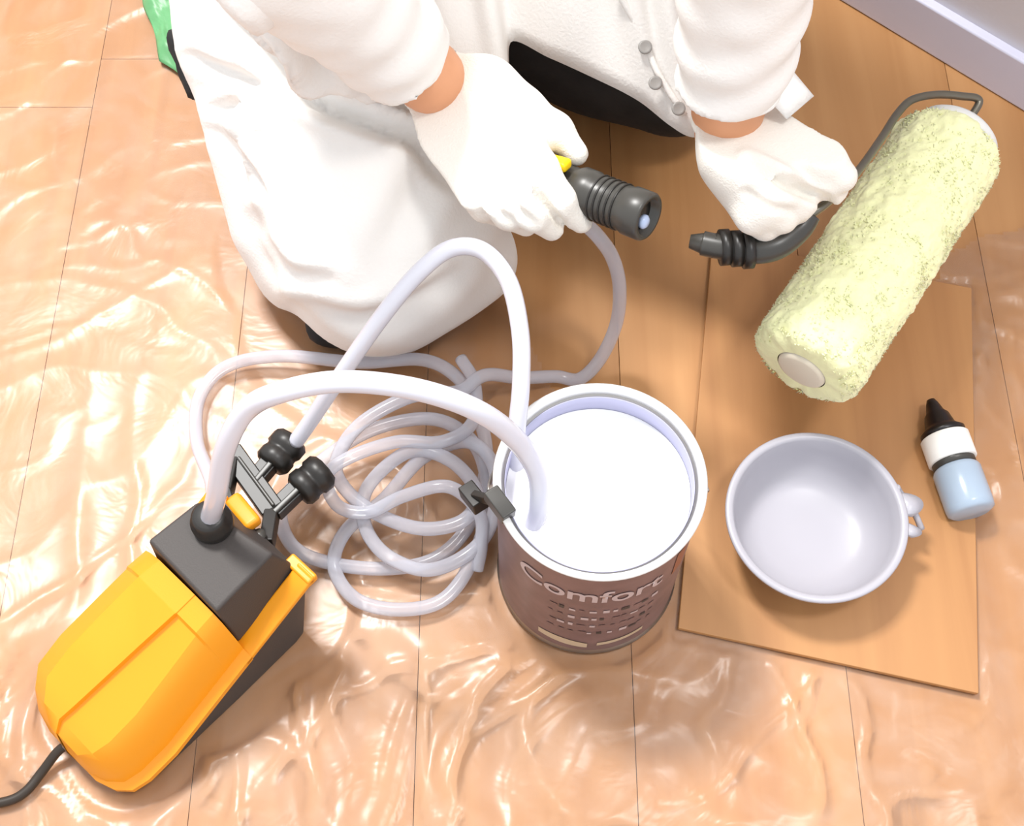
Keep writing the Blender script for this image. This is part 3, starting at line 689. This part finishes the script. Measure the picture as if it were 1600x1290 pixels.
# long hose coiled on the film, from the head of the pump to the handle in the hand
gx, gz = .012, .020
coil = [up(.150, .118, .085), a3(332, 775, .060), a3(308, 690, .022), a3(312, 620, .016), a3(355, 572, .016), a3(440, 556, .022), a3(560, 566, .030), a3(660, 562, .032), a3(715, 590, .036), a3(745, 640, .040),
        a3(760, 720, .03), a3(735, 815, .018), a3(680, 872, .014), a3(600, 888, .014), a3(510, 878, .016), a3(455, 850, .018), a3(440, 790, .022), a3(490, 730, .030), a3(580, 672, .040), a3(680, 655, .046),
        a3(745, 700, .044), a3(762, 790, .030), a3(735, 880, .018), a3(690, 938, .013), a3(620, 952, .013), a3(555, 935, .013), a3(522, 885, .018), a3(540, 830, .028), a3(600, 780, .038), a3(660, 715, .050),
        a3(730, 690, .056), a3(772, 730, .050), a3(770, 810, .036), a3(735, 862, .026), a3(670, 890, .026), a3(605, 868, .030), a3(570, 820, .036), a3(575, 760, .044), a3(640, 705, .056), a3(705, 720, .060),
        a3(745, 770, .052), a3(725, 812, .044), a3(665, 826, .042), a3(600, 808, .044), a3(545, 770, .046), a3(525, 725, .05), a3(560, 665, .060), a3(640, 620, .066), a3(715, 612, .064), a3(748, 590, .058), a3(770, 585, .050), a3(812, 590, .030)]
coil += [a3(868, 588, .014), a3(905, 592, .013), a3(938, 560, .030), a3(963, 505, .070), a3(968, 450, .120), a3(958, 405, .165), a3(935, 370, .205), a3(900, 335, .235), a3(870, 300, .243)]
h3 = hose('hose', coil, M['hose'], 'long clear hose coiled on the film beside the can and rising to the spray gun', .0066, 9)
h4 = hose('hose', [a3(720, 560, .045), a3(742, 600, .050), a3(738, 660, .062), a3(690, 690, .066), a3(620, 690, .064), a3(545, 715, .064), a3(510, 745, .060), a3(528, 790, .052), a3(575, 800, .052), a3(630, 775, .060), a3(700, 760, .068), a3(748, 800, .050), a3(752, 850, .03), a3(745, 890, .015)],
          M['hose'], 'short clear hose end lying loosely across the middle of the coil', .0062, 10)
# clips on the can's rim
hc_ = empty('hose_clip', cb+Vector((-CR, .01, CH)), 'black hose clip gripping the left rim of the paint can', 'hose clip')
bar('jaw', a3(766, 768, .216), a3(796, 808, .214), .013, .016, M['black2'], hc_)
bar('jaw', a3(728, 762, .180), a3(752, 792, .185), .014, .014, M['black'], hc_)
bar('spring_bridge', a3(742, 774, .188), a3(785, 786, .214), .006, .009, M['black'], hc_)

# ---------------------------------------------------------------- hose handle in the gloved hand
ga, gb = Vector(a3(790, 252, .252)), Vector(a3(1014, 340, .288)); gd = (gb-ga).normalized(); gl_ = (gb-ga).length
gun = empty('spray_gun', ga, 'black cylindrical spray gun with yellow button, gripped from above by a white glove', 'spray gun')
lathe('grip', [(0, 0), (.012, 0), (.015, .004), (.0165, .030), (.0175, gl_*.50), (.0205, gl_*.54), (.0205, gl_*.62), (.0190, gl_*.64), (.0190, gl_*.86), (.0205, gl_*.88), (.0205, gl_-.002), (.0190, gl_), (.0155, gl_), (.0150, gl_-.010), (0, gl_-.010)], ga, gd, M['black2'], gun, 40)
for k in range(5):
    c = ga+gd*gl_*(.67+k*.038); x, y, z = frame_from(gd)
    sweep('grip_ring', [c+(x*math.cos(2*PI*i/32)+y*math.sin(2*PI*i/32))*.0194 for i in range(33)], .0009, M['black'], gun, 6, ends=False)
lathe('nozzle_mouth', [(.0, 0), (.0152, 0), (.0152, .0014), (.008, .0014), (.007, .0004), (0, .0004)], gb-gd*.0098, gd, M['black'], gun, 32)
lathe('nozzle_glint', [(0, 0), (.006, 0), (.006, .003), (.004, .005), (0, .0055)], gb-gd*.0095+Vector((.002, -.007, .0)), gd, M['lens'], gun, 24)  # pale disc standing in for a highlight inside the mouth
bt = gd.cross(Vector((0, 0, 1))).normalized()*-1
box('trigger_button', Vector(a3(868, 254, .290)), (.026, .013, .009), M['button_yellow'], gun, Vector((0, 0, 1)).rotation_difference(Vector((.1, .25, 1))).to_matrix() @ gd.to_track_quat('X', 'Z').to_matrix(), .003)

# ---------------------------------------------------------------- roller
RZ = .150
ra, rb = Vector(a3(1252, 578, RZ-.01)), Vector(a3(1488, 224, RZ+.01)); rd = (rb-ra).normalized(); rl = (rb-ra).length; RR = .0525
roller = empty('paint_roller', (ra+rb)/2, 'long paint roller with fluffy pale yellow sleeve on a bent steel frame', 'paint roller')
x, y, z = frame_from(rd); vs = []; fs = []; nL, nA = 150, 150
for i in range(nL+1):
    t = i/nL
    e = min(t, 1-t)*rl; edge = math.sqrt(max(0, 1-(1-min(1, e/.016))**2)); r0 = RR-.015*(1-edge)
    for k in range(nA):
        a = 2*PI*k/nA; d = x*math.cos(a)+y*math.sin(a); p = ra+rd*(t*rl)
        n1 = noise.noise((d*.055+rd*(t*rl))*38)*.0034+noise.noise((d*.05+rd*(t*rl))*130)*.0020+noise.noise((d*.05+rd*(t*rl))*320)*.0013
        vs.append(p+d*(r0+n1)+rd*(noise.noise(d*3+Vector((0, 0, t*3)))*.004 if e < .02 else 0))
for i in range(nL):
    for k in range(nA): a = i*nA+k; b = i*nA+(k+1) % nA; fs.append((a, b, b+nA, a+nA))
n0 = len(vs)                                       # rolled-in ends
for e, s in ((0, -1), (nL, 1)):
    base = e*nA; rr = len(vs)
    for k in range(nA):
        a = 2*PI*k/nA; vs.append(ra+rd*(0 if e == 0 else rl)+(x*math.cos(a)+y*math.sin(a))*.024)
    for k in range(nA): fs.append((base+k, base+(k+1) % nA, rr+(k+1) % nA, rr+k) if s > 0 else (base+(k+1) % nA, base+k, rr+k, rr+(k+1) % nA))
sleeve = link('fleece_sleeve', mesh('fleece_sleeve', vs, fs), M['fleece'], roller)
# pile: fine tufts, uncountable
tv = []; tf = []
for i in range(7000):
    t = random.random(); a = random.uniform(0, 2*PI); d = x*math.cos(a)+y*math.sin(a); e = min(t, 1-t)*rl; edge = math.sqrt(max(0, 1-(1-min(1, e/.016))**2))
    p = ra+rd*(t*rl)+d*(RR-.015*(1-edge)-.001); tg = d.cross(rd); L_ = random.uniform(.0016, .0030); w = .0012
    lean = rd*random.uniform(-.003, .003)+tg*random.uniform(-.003, .003); b = len(tv)
    tv += [p-rd*w, p+rd*w, p+tg*w*1.6, p+d*L_+lean]; tf += [(b, b+1, b+3), (b+1, b+2, b+3), (b+2, b, b+3)]
pile = tag(link('fleece_pile', mesh('fleece_pile', tv, tf), M['fleece'], roller), kind='stuff')
lathe('end_cap', [(.0, -.003), (.019, -.003), (.0225, -.0015), (.0245, .004), (.0245, .02), (0, .02)], ra, rd, M['core'], roller, 40)
lathe('end_cap', [(0, -.02), (.024, -.02), (.036, -.003), (.041, .002), (.041, .009), (.036, .014), (.010, .015), (.008, .018), (0, .018)], rb, rd, M['cap'], roller, 40)
fr = spline([rb+rd*.012, rb+rd*.023, a3(1530, 158, RZ+.02), a3(1500, 150, RZ+.028), a3(1462, 148, RZ+.036), a3(1425, 156, RZ+.045), a3(1402, 178, RZ+.052), a3(1380, 212, RZ+.066), a3(1348, 258, RZ+.088), a3(1320, 290, RZ+.104), a3(1290, 318, RZ+.112), a3(1262, 338, RZ+.108)], 10)
sweep('frame', fr, .0038, M['wire'], roller, 12)
gp = spline([a3(1268, 334, .258), a3(1248, 358, .250), a3(1212, 384, .246), a3(1170, 392, .242), a3(1128, 386, .240), a3(1098, 380, .238)], 10)
n_ = len(gp); sweep('handle', gp, .01, M['black2'], roller, 20, radii=[.0085+.0035*math.sin(min(1, i/n_*1.6)*PI*.8) for i in range(n_)])
for p in ((1168, 392, .242), (1150, 389, .241), (1132, 387, .240)):
    c = Vector(a3(*p)); sweep('handle_collar', [c-Vector((.004, 0, 0)), c+Vector((.004, .0008, 0))], .0155, M['black'], roller, 20)
sweep('connector', [a3(1118, 384, .239), a3(1098, 380, .238), a3(1078, 377, .237)], .008, M['black2'], roller, 16, radii=[.011, .009, .006])

# ---------------------------------------------------------------- white bowl
bc = Vector((.278, .430, BZ))
bowl = empty('bowl', bc, 'shallow white plastic bowl with pouring tab on the wooden board', 'bowl')
BR = .0815
lathe('bowl_body', [(0, 0), (.040, 0), (.046, .0015), (.056, .008), (.066, .020), (.0735, .036), (.0775, .048), (BR+.001, .050), (BR+.0016, .0485), (BR+.0018, .0510), (BR+.0005, .0524), (.0775, .0524), (.0755, .050),
                    (.0725, .036), (.066, .0215), (.057, .0098), (.042, .0042), (.02, .0032), (0, .003)], bc, (0, 0, 1), M['bowl'], bowl, 96)
for (ang, wid, ln) in ((8, 16, .017), (-9, 9, .012)):
    vs = []; fs = []; n = 10
    for i in range(n+1):
        a = a_(ang-wid/2+wid*i/n); t = abs(i/n-.5)*2
        for r, z in ((BR-.001, .0516), (BR+.003+ln*(1-t*t*.8), .0505-.004)):
            vs.append(bc+Vector((math.cos(a)*r, math.sin(a)*r, z)))
    for i in range(n): fs.append((2*i, 2*i+1, 2*i+3, 2*i+2))
    o = link('pouring_tab', mesh('pouring_tab', vs, fs), M['bowl'], bowl); so = o.modifiers.new('s', 'SOLIDIFY'); so.thickness = .003
x0 = bc+Vector((math.cos(a_(20))*BR, math.sin(a_(20))*BR, .0515)); x1 = Vector(a3(1440, 826, .040))
sweep('lid_hinge', spline([x0, a3(1408, 772, .052), a3(1428, 800, .052), x1], 6), .0030, M['bowl'], bowl, 8)

# ---------------------------------------------------------------- dropper bottle
b0, b1 = Vector(a3(1515, 806, .019)), Vector(a3(1450, 628, .019)); bd = (b1-b0).normalized(); L_ = (b1-b0).length
b0.z = b1.z = .0262
bottle = empty('bottle', (b0+b1)/2-Vector((0, 0, .019)), 'small plastic bottle with black pointed cap and white label lying down', 'bottle')
k = L_/.125
lathe('bottle_body', [(0, 0), (.018, 0), (.0220, .0025), (.0228, .008), (.0228, .044*k), (.0215, .047*k), (.0180, .050*k), (.0180, .055*k), (.0180, .056*k), (0, .056*k)], b0, bd, M['bbody'], bottle, 40)
lathe('neck_band', [(.0, 0), (.0205, 0), (.0205, .010*k), (0, .010*k)], b0+bd*.049*k, bd, M['black2'], bottle, 40)
lathe('bottle_label', [(0, 0), (.0222, 0), (.0232, .001), (.0232, .026*k), (.0222, .027*k), (0, .027*k)], b0+bd*.055*k, bd, M['blabel'], bottle, 40)
lathe('cap', [(0, 0), (.0215, 0), (.0215, .006*k), (.0165, .010*k), (.0145, .013*k), (.0120, .024*k), (.0088, .028*k), (.0062, .037*k), (.0040, .042*k), (0, .043*k)], b0+bd*.0815*k, bd, M['bcap'], bottle, 40)

# ---------------------------------------------------------------- green bag behind the knee
n = 30; vs = []; fs = []; c0, c1, c2, c3 = at(222, -60), at(290, -60), at(330, 170), at(245, 105)
for i in range(n+1):
    for j in range(n+1):
        s, t = i/n, j/n; p = (c0*(1-s)+c1*s)*(1-t)+(c3*(1-s)+c2*s)*t
        w = noise.noise(Vector((p.x*14, p.y*14, 3)))*.012; p = p+Vector((w, w*.5, 0))
        h = .016+.007*noise.noise(Vector((p.x*60, p.y*25, 0)))+.003*noise.noise(Vector((p.x*150, p.y*90, 1)))
        vs.append(Vector((p.x, p.y, max(.007, h*min(1, 3*min(s, 1-s, t, 1-t)+.45)))))
for i in range(n):
    for j in range(n): a = i*(n+1)+j; fs.append((a, a+1, a+n+2, a+n+1))
o = link('green_bag', mesh('green_bag', vs, fs), M['green']); so = o.modifiers.new('s', 'SOLIDIFY'); so.thickness = .001
tag(o, 'crumpled green plastic bag on the film beside the white coat', 'bag')
